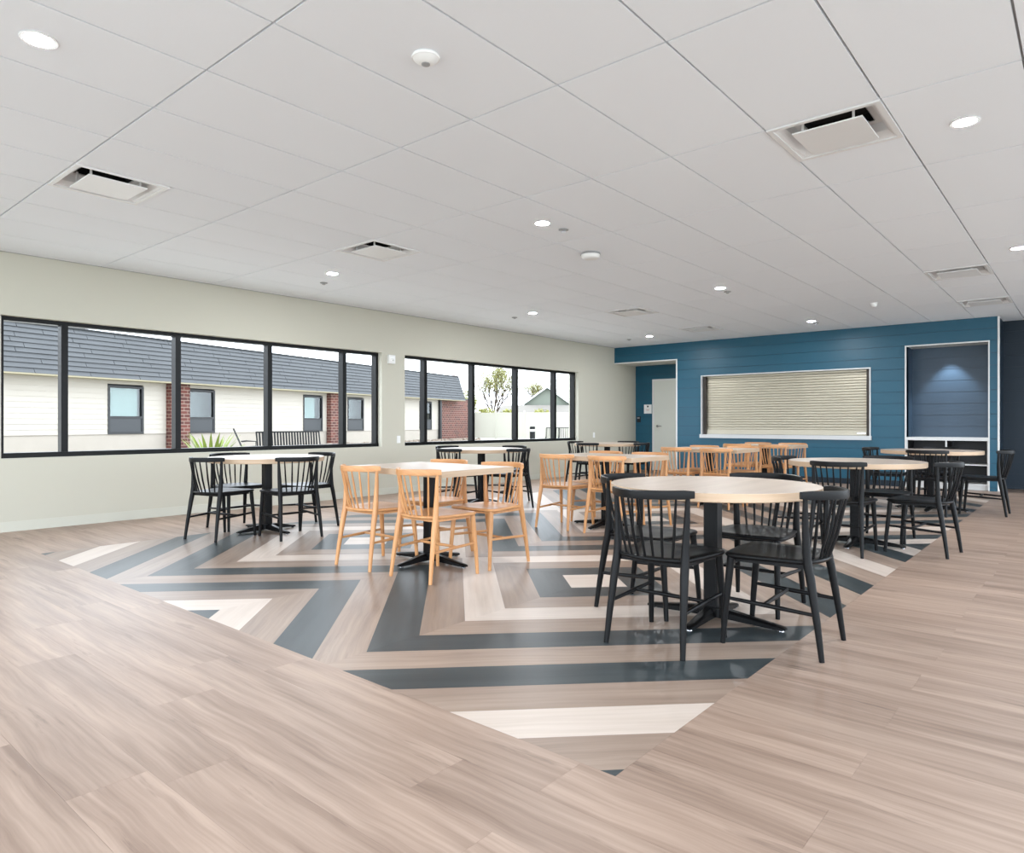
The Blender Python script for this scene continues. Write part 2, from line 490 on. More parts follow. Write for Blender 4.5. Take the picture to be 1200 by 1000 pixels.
# ------------------------------------------------------------------ window wall
WZ0, WZ1 = 0.735, 2.175
OPEN = [(1.903, 6.69), (7.148, 11.94)]
wl = MB()
T = 0.25
segs = [YN, OPEN[0][0], OPEN[0][1], OPEN[1][0], OPEN[1][1], YA + 0.2]
for a, b in ((segs[0], segs[1]), (segs[2], segs[3]), (segs[4], segs[5])):
    wl.box(XW - T, XW, a, b, -0.15, CE + 0.2)
for a, b in OPEN:
    wl.box(XW - T, XW, a, b, -0.15, WZ0); wl.box(XW - T, XW, a, b, WZ1, CE + 0.2)
tag(mk('wall_left', wl, 'wall_greige'), 'pale greige painted wall with two long windows', kind='structure')
tag(mk('baseboard_left', MB().box(XW, XW + 0.008, YN, YA, 0.0, 0.10), 'base_greige'), 'low greige rubber base along the window wall', kind='structure')

MULL = [(2.483, 3.674, 4.877, 6.072), (7.675, 8.816, 10.02, 11.243)]
for w, (a, b) in enumerate(OPEN):
    win = thing('window_%d' % (w + 1), ['long black framed window of five panes facing the grey roofed building', 'long black framed window of five panes facing the white fence'][w], None, (XW - 0.09, a, WZ0))
    win['kind'] = 'structure'
    fx0, fx1 = -0.11, 0.0
    h = WZ1 - WZ0; L_ = b - a; fw = 0.042
    mk('frame_head', MB().box(fx0, fx1, 0, L_, h - fw, h), 'window_black', win)
    mk('frame_sill', MB().box(fx0, fx1 + 0.012, 0, L_, 0, fw + 0.01), 'window_black', win)
    mk('frame_jamb', MB().box(fx0, fx1, 0, fw, fw, h - fw), 'window_black', win)
    mk('frame_jamb', MB().box(fx0, fx1, L_ - fw, L_, fw, h - fw), 'window_black', win)
    edges = [fw] + [m - a for m in MULL[w]] + [L_ - fw]
    for m in MULL[w]:
        mk('mullion', MB().box(fx0, fx1, m - a - 0.032, m - a + 0.032, fw, h - fw), 'window_black', win)
    for k in range(5):
        y0 = edges[k] + (0.032 if k else 0); y1 = edges[k + 1] - (0.032 if k < 4 else 0)
        mk('pane', MB().box(-0.062, -0.056, y0 - 0.005, y1 + 0.005, fw - 0.005, h - fw + 0.005), 'glass_clear', win)

# ------------------------------------------------------------------ blue wall and alcove
SH = (-6.195, -3.0, 0.84, 2.085)       # shutter opening
NI = (-2.455, -1.28, 0.0, 2.415)       # niche
AL = (XW, -6.745, 0.0, 2.45)           # alcove
XEND = -1.15
BT = 0.012
core = MB()
y0, y1 = YB + BT, YB + 0.22
for x0, x1, z0, z1 in ((XW, AL[1], AL[3], CE + 0.18), (AL[1], SH[0], 0, CE + 0.18), (SH[0], SH[1], 0, SH[2]), (SH[0], SH[1], SH[3], CE + 0.02),
                       (SH[1], NI[0], 0, CE + 0.18), (NI[0], NI[1], NI[3], CE + 0.18), (NI[1], XEND, 0, CE + 0.18)):
    core.box(x0, x1, y0, y1, z0, z1)
wall_back = tag(mk('wall_back', core, 'wall_teal_core'), 'deep teal blue wall of horizontal boards around the serving shutter', kind='structure')
LP = 0.198
def boards(parent, x0, x1, z0, z1, y, mat, axis='y', base=0.05):
    """lap boards on a wall facing -y (axis y) or +x / -x (axis x, y is then x)"""
    k = math.floor((z0 - base) / LP)
    while base + k * LP < z1 - 0.002:
        a = max(z0, base + k * LP + 0.003); b = min(z1, base + (k + 1) * LP - 0.003)
        k += 1
        if b - a < 0.012: continue
        d = BT
        if axis == 'y':
            mb = MB().hexa([(x0, y, a), (x1, y, a), (x1, y + d, a), (x0, y + d, a), (x0, y + 0.0035, b), (x1, y + 0.0035, b), (x1, y + d, b), (x0, y + d, b)])
        else:
            mb = MB().box(y, y + d, x0, x1, a, b)
        mk('wall_board', mb, mat, parent)
boards(wall_back, XW, AL[1], AL[3], CE, YB, 'wall_teal')
boards(wall_back, AL[1], SH[0], 0, CE, YB, 'wall_teal')
boards(wall_back, SH[0], SH[1], 0, SH[2], YB, 'wall_teal')
boards(wall_back, SH[0], SH[1], SH[3], CE, YB, 'wall_teal')
boards(wall_back, SH[1], NI[0], 0, CE, YB, 'wall_teal')
boards(wall_back, NI[0], NI[1], NI[3], CE, YB, 'wall_teal')
boards(wall_back, NI[1], XEND, 0, CE, YB, 'wall_teal')

# alcove
wa = MB().box(XW, -5.9, YA + BT, YA + 0.2, 0, CE + 0.18)
wall_alcove = tag(mk('wall_alcove', wa, 'wall_teal_core'), 'dark teal back wall of the door alcove', kind='structure')
DX0_, DX1_ = -7.80, -6.86
boards(wall_alcove, XW, DX0_ - 0.04, 0, AL[3], YA, 'wall_teal')
boards(wall_alcove, DX0_ - 0.04, -5.92, 2.12, AL[3], YA, 'wall_teal')
boards(wall_alcove, DX1_ + 0.04, -5.92, 0, 2.12, YA, 'wall_teal')
tag(mk('ceiling_alcove', MB().box(XW, -5.9, YB + 0.22, YA, AL[3], AL[3] + 0.05).box(XW, AL[1], YB, YB + 0.22, AL[3] - 0.006, AL[3]), 'soffit_white'), 'white soffit over the door alcove', kind='structure')
tag(mk('wall_alcove_right', MB().box(AL[1], AL[1] + 0.12, YB + 0.22, YA, 0, AL[3]).box(AL[1] - 0.004, AL[1], YB - 0.002, YB + 0.22, 0, AL[3]), 'door_white'), 'white painted right side of the door alcove', kind='structure')
tag(mk('trim_1', MB().box(AL[1] - 0.018, AL[1] + 0.012, YB - 0.006, YB, 0, AL[3] + 0.012).box(XW, AL[1] - 0.018, YB - 0.006, YB, AL[3] - 0.012, AL[3] + 0.012), 'white_trim'), 'white corner trim around the alcove opening', kind='structure')
door = thing('door_1', 'white flush door with lever handle in the alcove', None, (DX0_, YA, 0)); door['kind'] = 'structure'
mk('door_leaf', MB().box(0.0, DX1_ - DX0_, -0.012, 0.03, 0.01, 2.08), 'door_white', door)
mk('door_frame', MB().box(-0.04, 0, -0.02, 0.03, 0, 2.12).box(DX1_ - DX0_, DX1_ - DX0_ + 0.04, -0.02, 0.03, 0, 2.12).box(0, DX1_ - DX0_, -0.02, 0.03, 2.08, 2.12), 'white_trim', door)
hd = mk('door_handle', MB().lathe([(0.028, 0), (0.028, 0.012), (0.012, 0.014), (0.012, 0.05)], 16).tube([(0, 0, 0.045), (0.04, 0, 0.05), (0.13, 0, 0.05)], 0.010, 8), 'chrome', door, (0.09, -0.012, 1.03), 40, rot=(pi / 2, 0, 0))

sg = thing('paper_notice', 'white square paper notice with a small black emblem beside the alcove door', 'notice', (-7.965, YA - 0.001, 1.43))
mk('sheet', MB().box(-0.10, 0.10, -0.004, 0, -0.105, 0.105), 'paper_white', sg)
mk('emblem', MB().prism([(0, -0.022), (0.02, 0.0), (0.026, 0.018), (0.0, 0.026), (-0.026, 0.018), (-0.02, 0.0)], 0, 0.001), 'ink_black', sg, (0, -0.004, 0.055), rot=(pi / 2, 0, 0))
mk('printed_line', MB().box(-0.045, 0.045, -0.005, -0.004, -0.004, 0.004), 'ink_red', sg, (0, 0, -0.01))
mk('printed_line', MB().box(-0.03, 0.03, -0.005, -0.004, -0.003, 0.003), 'ink_red', sg, (0, 0, -0.03))
rd = thing('card_reader', 'small black card reader on the dark alcove wall', 'card reader', (-8.2, YA - 0.0005, 1.19))
mk('housing', MB().hexa([(-0.045, -0.02, -0.07), (0.045, -0.02, -0.07), (0.045, 0, -0.07), (-0.045, 0, -0.07), (-0.04, -0.028, 0.07), (0.04, -0.028, 0.07), (0.045, 0, 0.07), (-0.045, 0, 0.07)]), 'black_laminate', rd)
mk('face_plate', MB().box(-0.03, 0.03, -0.031, -0.024, 0.015, 0.05), 'plastic_grey', rd)

# shutter
st = thing('roller_shutter', 'closed beige metal roller shutter in the blue wall', 'roller shutter', (SH[0], YB, SH[2]))
W_, H_ = SH[1] - SH[0], SH[3] - SH[2]
mk('frame', MB().box(0, 0.022, -0.02, 0.2, 0, H_).box(W_ - 0.022, W_, -0.02, 0.2, 0, H_).box(0.022, W_ - 0.022, -0.02, 0.2, H_ - 0.022, H_), 'steel_light', st)
mk('counter_sill', MB().box(-0.015, W_ + 0.015, -0.05, 0.2, -0.045, 0.03), 'steel_light', st)
for s in (0.022, W_ - 0.082):
    mk('guide_channel', MB().box(s, s + 0.06, 0.045, 0.07, 0.03, H_ - 0.022).box(s if s < 1 else s + 0.04, s + 0.02 if s < 1 else s + 0.06, 0.07, 0.2, 0.03, H_ - 0.022), 'bronze_dark', st)
cur = MB()
pitch = 0.05; z = 0.13
rows_ = []
while z < H_ - 0.04:
    for yy_, t_ in ((0.118, 0.0), (0.111, 0.12), (0.108, 0.45), (0.111, 0.80), (0.118, 0.88), (0.134, 0.90), (0.134, 0.99)):
        rows_.append((yy_, z + pitch * t_))
    z += pitch
for y_, z_ in rows_: cur.v += [(0.07, y_, z_), (W_ - 0.07, y_, z_)]
for k in range(len(rows_) - 1): cur.f.append((2 * k, 2 * k + 1, 2 * k + 3, 2 * k + 2))
c_ = mk('slat_curtain', cur, 'steel_shutter', st, smooth=35); c_['kind'] = 'stuff'
mk('bottom_bar', MB().box(0.07, W_ - 0.07, 0.09, 0.135, 0.035, 0.13), 'steel_shutter', st)
mk('lock_bar', MB().box(W_ - 0.24, W_ - 0.1, 0.07, 0.09, 0.06, 0.085), 'chrome', st)
tag(mk('wall_shutter_back', MB().box(SH[0] - 0.1, SH[1] + 0.1, YB + 0.22, YB + 0.26, SH[2] - 0.1, SH[3] + 0.1), 'ceiling_core'), 'dark backing wall behind the shutter', kind='structure')

# niche (drink station)
ND = 0.55
NB = YB + ND
nz0 = 0.855
nw = MB().box(NI[0] - 0.1, NI[0], YB + BT, NB + 0.1, 0, NI[3] + 0.1).box(NI[1], NI[1] + 0.1, YB + BT, NB + 0.1, 0, NI[3] + 0.1).box(NI[0], NI[1], NB + BT, NB + 0.1, 0, NI[3] + 0.1)
wall_niche = tag(mk('wall_niche', nw, 'niche_blue'), 'grey blue inside of the lit drinks niche', kind='structure')
boards(wall_niche, NI[0], NI[1], nz0, NI[3], NB, 'niche_blue')
tag(mk('ceiling_niche', MB().box(NI[0], NI[1], YB + 0.004, NB, NI[3], NI[3] + 0.06), 'soffit_white'), 'pale soffit inside the lit niche', kind='structure')
tag(mk('trim_2', MB().box(NI[0] - 0.014, NI[0] + 0.006, YB - 0.012, YB + 0.03, 0, NI[3] + 0.012).box(NI[1] - 0.006, NI[1] + 0.014, YB - 0.012, YB + 0.03, 0, NI[3] + 0.012).box(NI[0] + 0.006, NI[1] - 0.006, YB - 0.012, YB + 0.03, NI[3] - 0.01, NI[3] + 0.012), 'white_trim'), 'white trim framing the lit niche', kind='structure')
cb = thing('open_cabinet', 'open black shelf cabinet with white dividers under the niche counter', 'cabinet', (NI[0], YB, 0))
CW = NI[1] - NI[0]
mk('back_panel', MB().box(0.0, CW, ND - 0.02, ND, 0.1, nz0 - 0.05), 'black_laminate', cb)
for x in (0.0, CW / 2 - 0.011, CW - 0.022): mk('side_panel', MB().box(x, x + 0.022, 0.02, ND - 0.02, 0.1, nz0 - 0.05), 'white_trim' if 0 < x else 'white_trim', cb)
mk('base_panel', MB().box(0, CW, 0.02, ND - 0.02, 0.08, 0.1), 'white_trim', cb)
for x in (0.022, CW / 2 + 0.011):
    for x_ in (x, x + CW / 2 - 0.037):
        mk('inner_lining', MB().box(x_, x_ + 0.004, 0.05, ND - 0.02, 0.1, nz0 - 0.05), 'black_laminate', cb)
    mk('shelf', MB().box(x, x + CW / 2 - 0.033, 0.04, ND - 0.02, 0.40, 0.418), 'white_trim', cb)
mk('toe_kick', MB().box(0, CW, 0.06, 0.08, 0, 0.08), 'white_trim', cb)
tag(mk('countertop', MB().box(NI[0] + 0.007, NI[1] - 0.007, YB - 0.004, NB, nz0 - 0.05, nz0), 'white_trim'), 'white slab counter across the lit niche', 'countertop')
nl = thing('niche_downlight', 'small recessed downlight in the niche soffit', 'ceiling light', ((NI[0] + NI[1]) / 2, YB + 0.3, NI[3]))
mk('trim_ring', MB().lathe([(0.055, 0), (0.06, -0.006), (0.045, -0.008), (0.042, -0.001)], 24), 'white_trim', nl, smooth=40)
mk('lens', MB().lathe([(0.04, -0.001), (0.04, -0.004)], 24), 'plastic_white', nl)
sp = bpy.data.lights.new('niche_lamp', 'SPOT'); sp.energy = 75; sp.spot_size = radians(78); sp.spot_blend = 0.55; sp.shadow_soft_size = 0.03; sp.color = (0.86, 0.93, 1.0)
so = bpy.data.objects.new('lamp', sp); COL.objects.link(so); so.parent = nl; so.location = (0, 0, -0.02); so.rotation_euler = (radians(3), 0, 0)

# set-back wall right of the blue wall, its shade put into the colour
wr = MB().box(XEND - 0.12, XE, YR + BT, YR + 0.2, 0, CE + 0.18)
wall_right_back = tag(mk('wall_right_back', wr, 'shade_and_base_navy'), 'wall set back beyond the blue wall end, its shade painted in navy', kind='structure')
boards(wall_right_back, XEND, 1.5, 0, CE, YR, 'shade_and_base_navy')
tag(mk('wall_return', MB().box(XEND - 0.12, XEND, YB + 0.22, YR + BT, 0, CE + 0.18), 'shade_and_base_navy'), 'short return at the end of the blue wall, its shade painted in navy', kind='structure')
tag(mk('trim_3', MB().box(XEND - 0.012, XEND + 0.014, YB - 0.006, YB + 0.03, 0, CE), 'white_trim'), 'thin white corner trim at the end of the blue wall', kind='structure')
tag(mk('baseboard_back', MB().box(AL[1], NI[0] - 0.014, YB - 0.012, YB, 0, 0.1), 'shade_and_base_navy'), 'dark blue base along the blue wall', kind='structure')

# ------------------------------------------------------------------ things on the walls
def wall_plate(y, z, label, name='outlet_plate', cat='outlet'):
    o = thing(name, label, cat, (XW, y, z))
    mk('cover_plate', MB().box(0, 0.006, -0.035, 0.035, -0.057, 0.057), 'plastic_white', o)
    mk('socket', MB().box(0.006, 0.009, -0.017, 0.017, -0.04, -0.008).box(0.006, 0.009, -0.017, 0.017, 0.008, 0.04), 'plastic_white', o)
wall_plate(7.02, 0.84, 'white outlet plate on the wall between the two windows')
wall_plate(12.52, 0.84, 'white outlet plate on the wall between second window and alcove')
sb_ = thing('fire_strobe', 'small white fire alarm strobe between the tops of the windows', 'fire alarm', (XW, 6.86, 2.08))
mk('housing', MB().box(0, 0.045, -0.06, 0.06, -0.065, 0.065), 'plastic_white', sb_)
mk('strobe_lens', MB().hexa([(0.045, -0.03, -0.02), (0.07, -0.02, -0.012), (0.07, 0.02, -0.012), (0.045, 0.03, -0.02), (0.045, -0.03, 0.02), (0.07, -0.02, 0.012), (0.07, 0.02, 0.012), (0.045, 0.03, 0.02)]), 'plastic_white', sb_)

# ------------------------------------------------------------------ ceiling fittings
def downlight(x, y, label):
    o = thing('downlight', label, 'ceiling light', (x, y, CE), 0, 'round recessed downlights')
    mk('trim_ring', TRIM, None, o); mk('lens', LENS, None, o)
TRIM = MB().lathe([(0.055, 0.0005), (0.074, -0.001), (0.076, -0.004), (0.072, -0.007), (0.058, -0.006), (0.055, 0.0)], 32).mesh('trim_ring', None, 40)
TRIM.materials.append(MATS['vent_white'])
LENS = MB().lathe([(0.0545, 0.0), (0.0545, -0.005)], 32).mesh('lens'); LENS.materials.append(MATS['lamp_lens'])
DL = {(0, 0): 'large round downlight at the upper left, nearest the camera', (1, 1): 'round downlight beside the big square vent at the upper right',
      (0, 1): 'round downlight above the left of centre, with a sprinkler beside it', (0, 2): 'round downlight over the shutter end of the room, one bay before the last',
      (-1, 1): 'round downlight near the window wall, in line with the first mullions', (-1, 2): 'round downlight near the window wall over the second window',
      (0, 3): 'faint round downlight just in front of the blue wall above the shutter', (-1, 3): 'faint round downlight in the far corner by the alcove',
      (1, 2): 'round downlight at the right edge of the ceiling'}
XLT = {-1: -6.63, 0: -3.595, 1: -0.556, 2: 2.48}
for (i, j), lb in DL.items():
    downlight(XLT[i], 0.965 + 3.671 * j, lb)
def sprinkler(x, y, label):
    o = thing('sprinkler', label, 'sprinkler', (x, y, CE), 0, 'concealed sprinkler caps')
    mk('cover_disc', MB().lathe([(0.03, 0), (0.045, -0.002), (0.045, -0.008), (0.038, -0.011)], 24), 'plastic_grey', o, smooth=30)
    mk('deflector', MB().lathe([(0.012, -0.011), (0.012, -0.02), (0.022, -0.022), (0.022, -0.024)], 16), 'chrome', o)
sprinkler(-3.57, 4.91, 'grey sprinkler cap beside the downlight left of the ceiling centre')
sprinkler(-3.62, 8.59, 'grey sprinkler cap beside the downlight above the shutter bay')
sprinkler(-7.14, 4.87, 'grey sprinkler cap near the first window, by the nearer wall-side downlight')
sprinkler(-3.60, 12.24, 'grey sprinkler cap close to the blue wall')
sprinkler(-7.12, 8.45, 'grey sprinkler cap near the second window')
sprinkler(-7.20, 12.16, 'grey sprinkler cap in the far corner by the alcove')
def smoke(x, y, label, k):
    o = thing('smoke_detector', label, 'smoke detector', (x, y, CE), 0)
    if k == 0:
        mk('base_ring', MB().lathe([(0.062, 0.0), (0.066, -0.006), (0.064, -0.014)], 32), 'plastic_white', o, smooth=40)
        mk('dome', MB().lathe([(0.062, -0.012), (0.05, -0.024), (0.034, -0.033), (0.026, -0.037)], 32), 'plastic_white', o, smooth=60)
        mk('sensor', MB().lathe([(0.02, -0.037), (0.02, -0.041), (0.012, -0.043)], 20), 'plastic_grey', o)
    elif k == 1:
        mk('base_ring', MB().lathe([(0.095, 0.0), (0.1, -0.006), (0.1, -0.02)], 32), 'plastic_grey', o, smooth=40)
        mk('dome', MB().lathe([(0.095, -0.02), (0.09, -0.045), (0.07, -0.058), (0.03, -0.062)], 32), 'plastic_white', o, smooth=60)
    else:
        mk('base_ring', MB().lathe([(0.05, 0.0), (0.05, -0.012)], 24), 'plastic_white', o)
        mk('dome', MB().lathe([(0.042, -0.012), (0.042, -0.04), (0.03, -0.055), (0.012, -0.06)], 24), 'plastic_white', o, smooth=50)
smoke(-2.38, 2.18, 'white domed smoke detector nearest the camera', 0)
smoke(-3.86, 5.77, 'flat white smoke detector beyond the middle downlight', 1)
smoke(-2.38, 10.77, 'small white domed sensor on the ceiling in front of the blue wall', 2)

def make_vent():
    o = thing('ceiling_vent', '', 'air vent', (0, 0, CE), 0, 'square ceiling air diffusers')
    h = GXS / 2 - 0.002
    fr = MB()
    for a, b, c, d in ((-h, h, -h, -h + 0.03), (-h, h, h - 0.03, h), (-h, -h + 0.03, -h + 0.03, h - 0.03), (h - 0.03, h, -h + 0.03, h - 0.03)):
        fr.box(a, b, c, d, -0.008, 0.012)
    mk('frame', fr, 'vent_white', o)
    # flared cone from frame up to the dark neck
    cn = MB(); prof = [(h - 0.03, 0.0), (h - 0.045, 0.006), (h - 0.07, 0.035), (h - 0.08, 0.085)]
    for r, z in prof: cn.v += [(-r, -r, z), (r, -r, z), (r, r, z), (-r, r, z)]
    for i in range(len(prof) - 1):
        for k in range(4):
            k2 = (k + 1) % 4
            cn.f.append((4 * i + k, 4 * i + k2, 4 * i + 4 + k2, 4 * i + 4 + k))
    mk('flared_cone', cn, 'vent_white', o)
    r = prof[-1][0]
    pan = MB()
    for a, b, c, d in ((-r, r, -r, -r + 0.05), (-r, r, r - 0.05, r), (-r, -r + 0.05, -r + 0.05, r - 0.05), (r - 0.05, r, -r + 0.05, r - 0.05)):
        pan.box(a, b, c, d, 0.085, 0.09)
    mk('back_pan', pan, 'vent_white', o)
    mk('neck_opening', MB().box(-r + 0.05, r - 0.05, -r + 0.05, r - 0.05, 0.14, 0.145).box(-r + 0.045, -r + 0.05, -r + 0.05, r - 0.05, 0.085, 0.14).box(r - 0.05, r - 0.045, -r + 0.05, r - 0.05, 0.085, 0.14).box(-r + 0.05, r - 0.05, -r + 0.045, -r + 0.05, 0.085, 0.14).box(-r + 0.05, r - 0.05, r - 0.05, r - 0.045, 0.085, 0.14), 'vent_dark', o)
    q = h - 0.112
    mk('plaque', MB().hexa([(-q, -q, -0.02), (q, -q, -0.02), (q, q, -0.02), (-q, q, -0.02), (-q, -q, -0.012), (q, -q, -0.012), (q, q, -0.012), (-q, q, -0.012)]), 'vent_white', o)
    for sx in (-1, 1):
        for sy in (-1, 1):
            mk('hanger', MB().box(sx * q * 0.72 - 0.006, sx * q * 0.72 + 0.006, sy * (q - 0.03) - 0.006, sy * (q - 0.03) + 0.006, -0.012, 0.086), 'vent_white', o)
    return o
VL = ['square white air diffuser nearest the first window, upper left', 'square white air diffuser over the gap between the windows', 'large square air diffuser at the upper right',
      'square air diffuser at right, the nearer of two close to the blue wall', 'square air diffuser over the far end of the second window, the nearer of two', 'square air diffuser just in front of the blue wall above the door alcove side', 'square air diffuser at the right end of the blue wall, the farther of two']
v0 = make_vent()
for k, (x, y, _) in enumerate(vents):
    if k == 0: v0.location = (x, y, CE); v0['label'] = VL[0]
    else: dup(v0, (x, y, CE), 0, VL[k])
# ceiling opening behind each diffuser is boxed in by the ceiling slab; give it room
# ------------------------------------------------------------------ furniture
def arc_pts(hw, y_end, y_mid, n):
    """shallow arc from (-hw,y_end) through (0,y_mid) to (hw,y_end)"""
    return [(hw * t, y_mid + (y_end - y_mid) * t * t) for t in [(-1 + 2 * i / (n - 1)) for i in range(n)]]

def make_chair(name, mat):
    o = thing(name, '', 'chair', (0, 0, 0), 0)
    u = uv_z
    # seat: rounded plan, gently dished
    outline = []
    for x, y in arc_pts(0.175, -0.175, -0.222, 9): outline.append((x, y))
    outline += [(0.195, -0.14), (0.216, 0.0), (0.232, 0.13), (0.232, 0.17), (0.215, 0.205), (0.185, 0.222), (0.0, 0.235)]
    outline += [(-x, y) for x, y in reversed(outline[9:15])]
    n = len(outline)
    mb = MB()
    rings = [(0.96, 0.428), (1.0, 0.436), (1.0, 0.444), (0.97, 0.450), (0.75, 0.446), (0.4, 0.440)]
    for s, z in rings:
        for x, y in outline: mb.v.append((x * s, y * s, z))
    for i in range(len(rings) - 1):
        for k in range(n):
            k2 = (k + 1) % n
            mb.f.append((i * n + k, i * n + k2, (i + 1) * n + k2, (i + 1) * n + k))
    mb.f.append(tuple(reversed(range(n)))); mb.f.append(tuple((len(rings) - 1) * n + k for k in range(n)))
    mk('seat', mb, mat, o, smooth=50, uvf=uv_y)
    mk('seat_rail', MB().box(-0.17, 0.17, 0.165, 0.185, 0.409, 0.43).box(-0.165, 0.165, -0.165, -0.145, 0.409, 0.43)
       .hexa([(-0.185, -0.15, 0.409), (-0.165, -0.15, 0.409), (-0.172, 0.165, 0.409), (-0.192, 0.165, 0.409), (-0.185, -0.15, 0.43), (-0.165, -0.15, 0.43), (-0.172, 0.165, 0.43), (-0.192, 0.165, 0.43)])
       .hexa([(0.165, -0.15, 0.409), (0.185, -0.15, 0.409), (0.192, 0.165, 0.409), (0.172, 0.165, 0.409), (0.165, -0.15, 0.43), (0.185, -0.15, 0.43), (0.192, 0.165, 0.43), (0.172, 0.165, 0.43)]), mat, o, uvf=uv_x)
    for s in (-1, 1):
        mk('rear_leg', MB().tube([(s * 0.205, -0.235, 0), (s * 0.198, -0.215, 0.15), (s * 0.187, -0.182, 0.36), (s * 0.183, -0.168, 0.43), (s * 0.183, -0.162, 0.49), (s * 0.188, -0.158, 0.62), (s * 0.194, -0.160, 0.74)],
                                 [0.0125, 0.016, 0.0205, 0.021, 0.020, 0.0155, 0.011], 12), mat, o, smooth=60, uvf=u)
        mk('front_leg', MB().tube([(s * 0.208, 0.225, 0), (s * 0.203, 0.215, 0.15), (s * 0.194, 0.195, 0.37), (s * 0.192, 0.19, 0.432)], [0.0125, 0.0155, 0.019, 0.018], 12), mat, o, smooth=60, uvf=u)
        mk('side_stretcher', MB().tube([(s * 0.2, 0.209, 0.225), (s * 0.195, 0.0, 0.215), (s * 0.196, -0.209, 0.205)], [0.0085, 0.0115, 0.0085], 10), mat, o, smooth=60, uvf=uv_y)
    mk('cross_stretcher', MB().tube([(-0.195, 0.03, 0.217), (0, 0.03, 0.217), (0.195, 0.03, 0.217)], [0.0085, 0.0115, 0.0085], 10), mat, o, smooth=60, uvf=uv_x)
    # crest rail: bowed plank
    pts = arc_pts(0.218, -0.144, -0.292, 15)
    mb = MB(); prof = [(-0.009, 0.0), (0.009, 0.0), (0.011, 0.018), (0.009, 0.038), (0.0, 0.042), (-0.009, 0.038), (-0.011, 0.018)]
    m = len(prof)
    for i, (x, y) in enumerate(pts):
        a = pts[max(i - 1, 0)]; b = pts[min(i + 1, 14)]
        t = Vector((b[0] - a[0], b[1] - a[1])).normalized(); nn = Vector((-t.y, t.x))
        k = 1.0 if 0 < i < 14 else 0.8
        for d, z in prof: mb.v.append((x + nn.x * d * k, y + nn.y * d * k, 0.732 + 0.021 + (z - 0.021) * k))
    for i in range(14):
        for k in range(m):
            k2 = (k + 1) % m
            mb.f.append((i * m + k, (i + 1) * m + k, (i + 1) * m + k2, i * m + k2))
    mb.f.append(tuple(range(m))); mb.f.append(tuple(14 * m + k for k in reversed(range(m))))
    mk('crest_rail', mb, mat, o, smooth=45, uvf=uv_x)
    top = arc_pts(0.160, -0.212, -0.291, 7); bot = arc_pts(0.122, -0.174, -0.210, 7)
    for (x, y), (x2, y2) in zip(top, bot):
        mk('spindle', MB().tube([(x2, y2, 0.435), ((x + x2) / 2, (y + y2) / 2, 0.56), (x, y, 0.732)], [0.006, 0.0078, 0.0058], 8), mat, o, smooth=60, uvf=u)
    return o

def make_table(name, round_):
    o = thing(name, '', 'table', (0, 0, 0), 0)
    TZ, TT = 0.752, 0.045
    if round_:
        r = 0.56
        mk('tabletop', MB().lathe([(r - 0.004, TZ - TT), (r, TZ - TT + 0.004), (r, TZ - 0.0012)], 72), 'table_edge', o, smooth=40, uvf=lambda co, n: (math.atan2(co.y, co.x) * 0.56, co.z))
        mk('laminate_surface', MB().lathe([(r - 0.0005, TZ - 0.0012), (r - 0.002, TZ)], 72), 'table_birch', o, uvf=uv_y)
    else:
        a, b = 0.535, 0.385
        mk('tabletop', MB().box(-a, a, -b, b, TZ - TT, TZ - 0.0012), 'table_edge', o, uvf=lambda co, n: (co.x + co.y, co.z))
        mk('laminate_surface', MB().hexa([(-a, -b, TZ - 0.0012), (a, -b, TZ - 0.0012), (a, b, TZ - 0.0012), (-a, b, TZ - 0.0012), (-a + .002, -b + .002, TZ), (a - .002, -b + .002, TZ), (a - .002, b - .002, TZ), (-a + .002, b - .002, TZ)]), 'table_birch', o, uvf=uv_x)
    c = 0.04
    pl = [(c, -c + .008), (c, c - .008), (c - .008, c), (-c + .008, c), (-c, c - .008), (-c, -c + .008), (-c + .008, -c), (c - .008, -c)]
    mk('column', MB().prism(pl, 0.06, TZ - TT - 0.012), 'black_iron', o)
    mk('mounting_plate', MB().prism([(x * 4.4, y * 4.4) for x, y in pl], TZ - TT - 0.014, TZ - TT), 'black_iron', o)
    mk('base_hub', MB().prism([(x * 1.5, y * 1.5) for x, y in pl], 0.03, 0.075), 'black_iron', o)
    for k in range(4):
        L_ = 0.40 if k % 2 == 0 else 0.32
        ca, sa = cos(k * pi / 2), sin(k * pi / 2)
        def tr(x, y, z): return (x * ca - y * sa, x * sa + y * ca, z)
        mb = MB(); sec = [(0.03, 0.034, 0.022, 0.078), (0.12, 0.03, 0.02, 0.066), (L_ - 0.06, 0.026, 0.012, 0.036), (L_ - 0.015, 0.024, 0.012, 0.03), (L_, 0.014, 0.014, 0.024)]
        for x, w, z0, z1 in sec:
            mb.v += [tr(x, -w, z0), tr(x, w, z0), tr(x, w, z0 + (z1 - z0) * .7), tr(x, w * .6, z1), tr(x, -w * .6, z1), tr(x, -w, z0 + (z1 - z0) * .7)]
        for i in range(len(sec) - 1):
            for q in range(6):
                q2 = (q + 1) % 6
                mb.f.append((6 * i + q, 6 * i + q2, 6 * i + 6 + q2, 6 * i + 6 + q))
        mb.f.append(tuple(reversed(range(6)))); mb.f.append(tuple(6 * (len(sec) - 1) + q for q in range(6)))
        arm = mk('base_arm', mb, 'black_iron', o, smooth=35)
        p = tr(L_ - 0.028, 0, 0)
        mk('glide', MB().lathe([(0.014, 0.0), (0.016, 0.004), (0.012, 0.014)], 14, p[0], p[1]), 'chrome', arm)
    return o

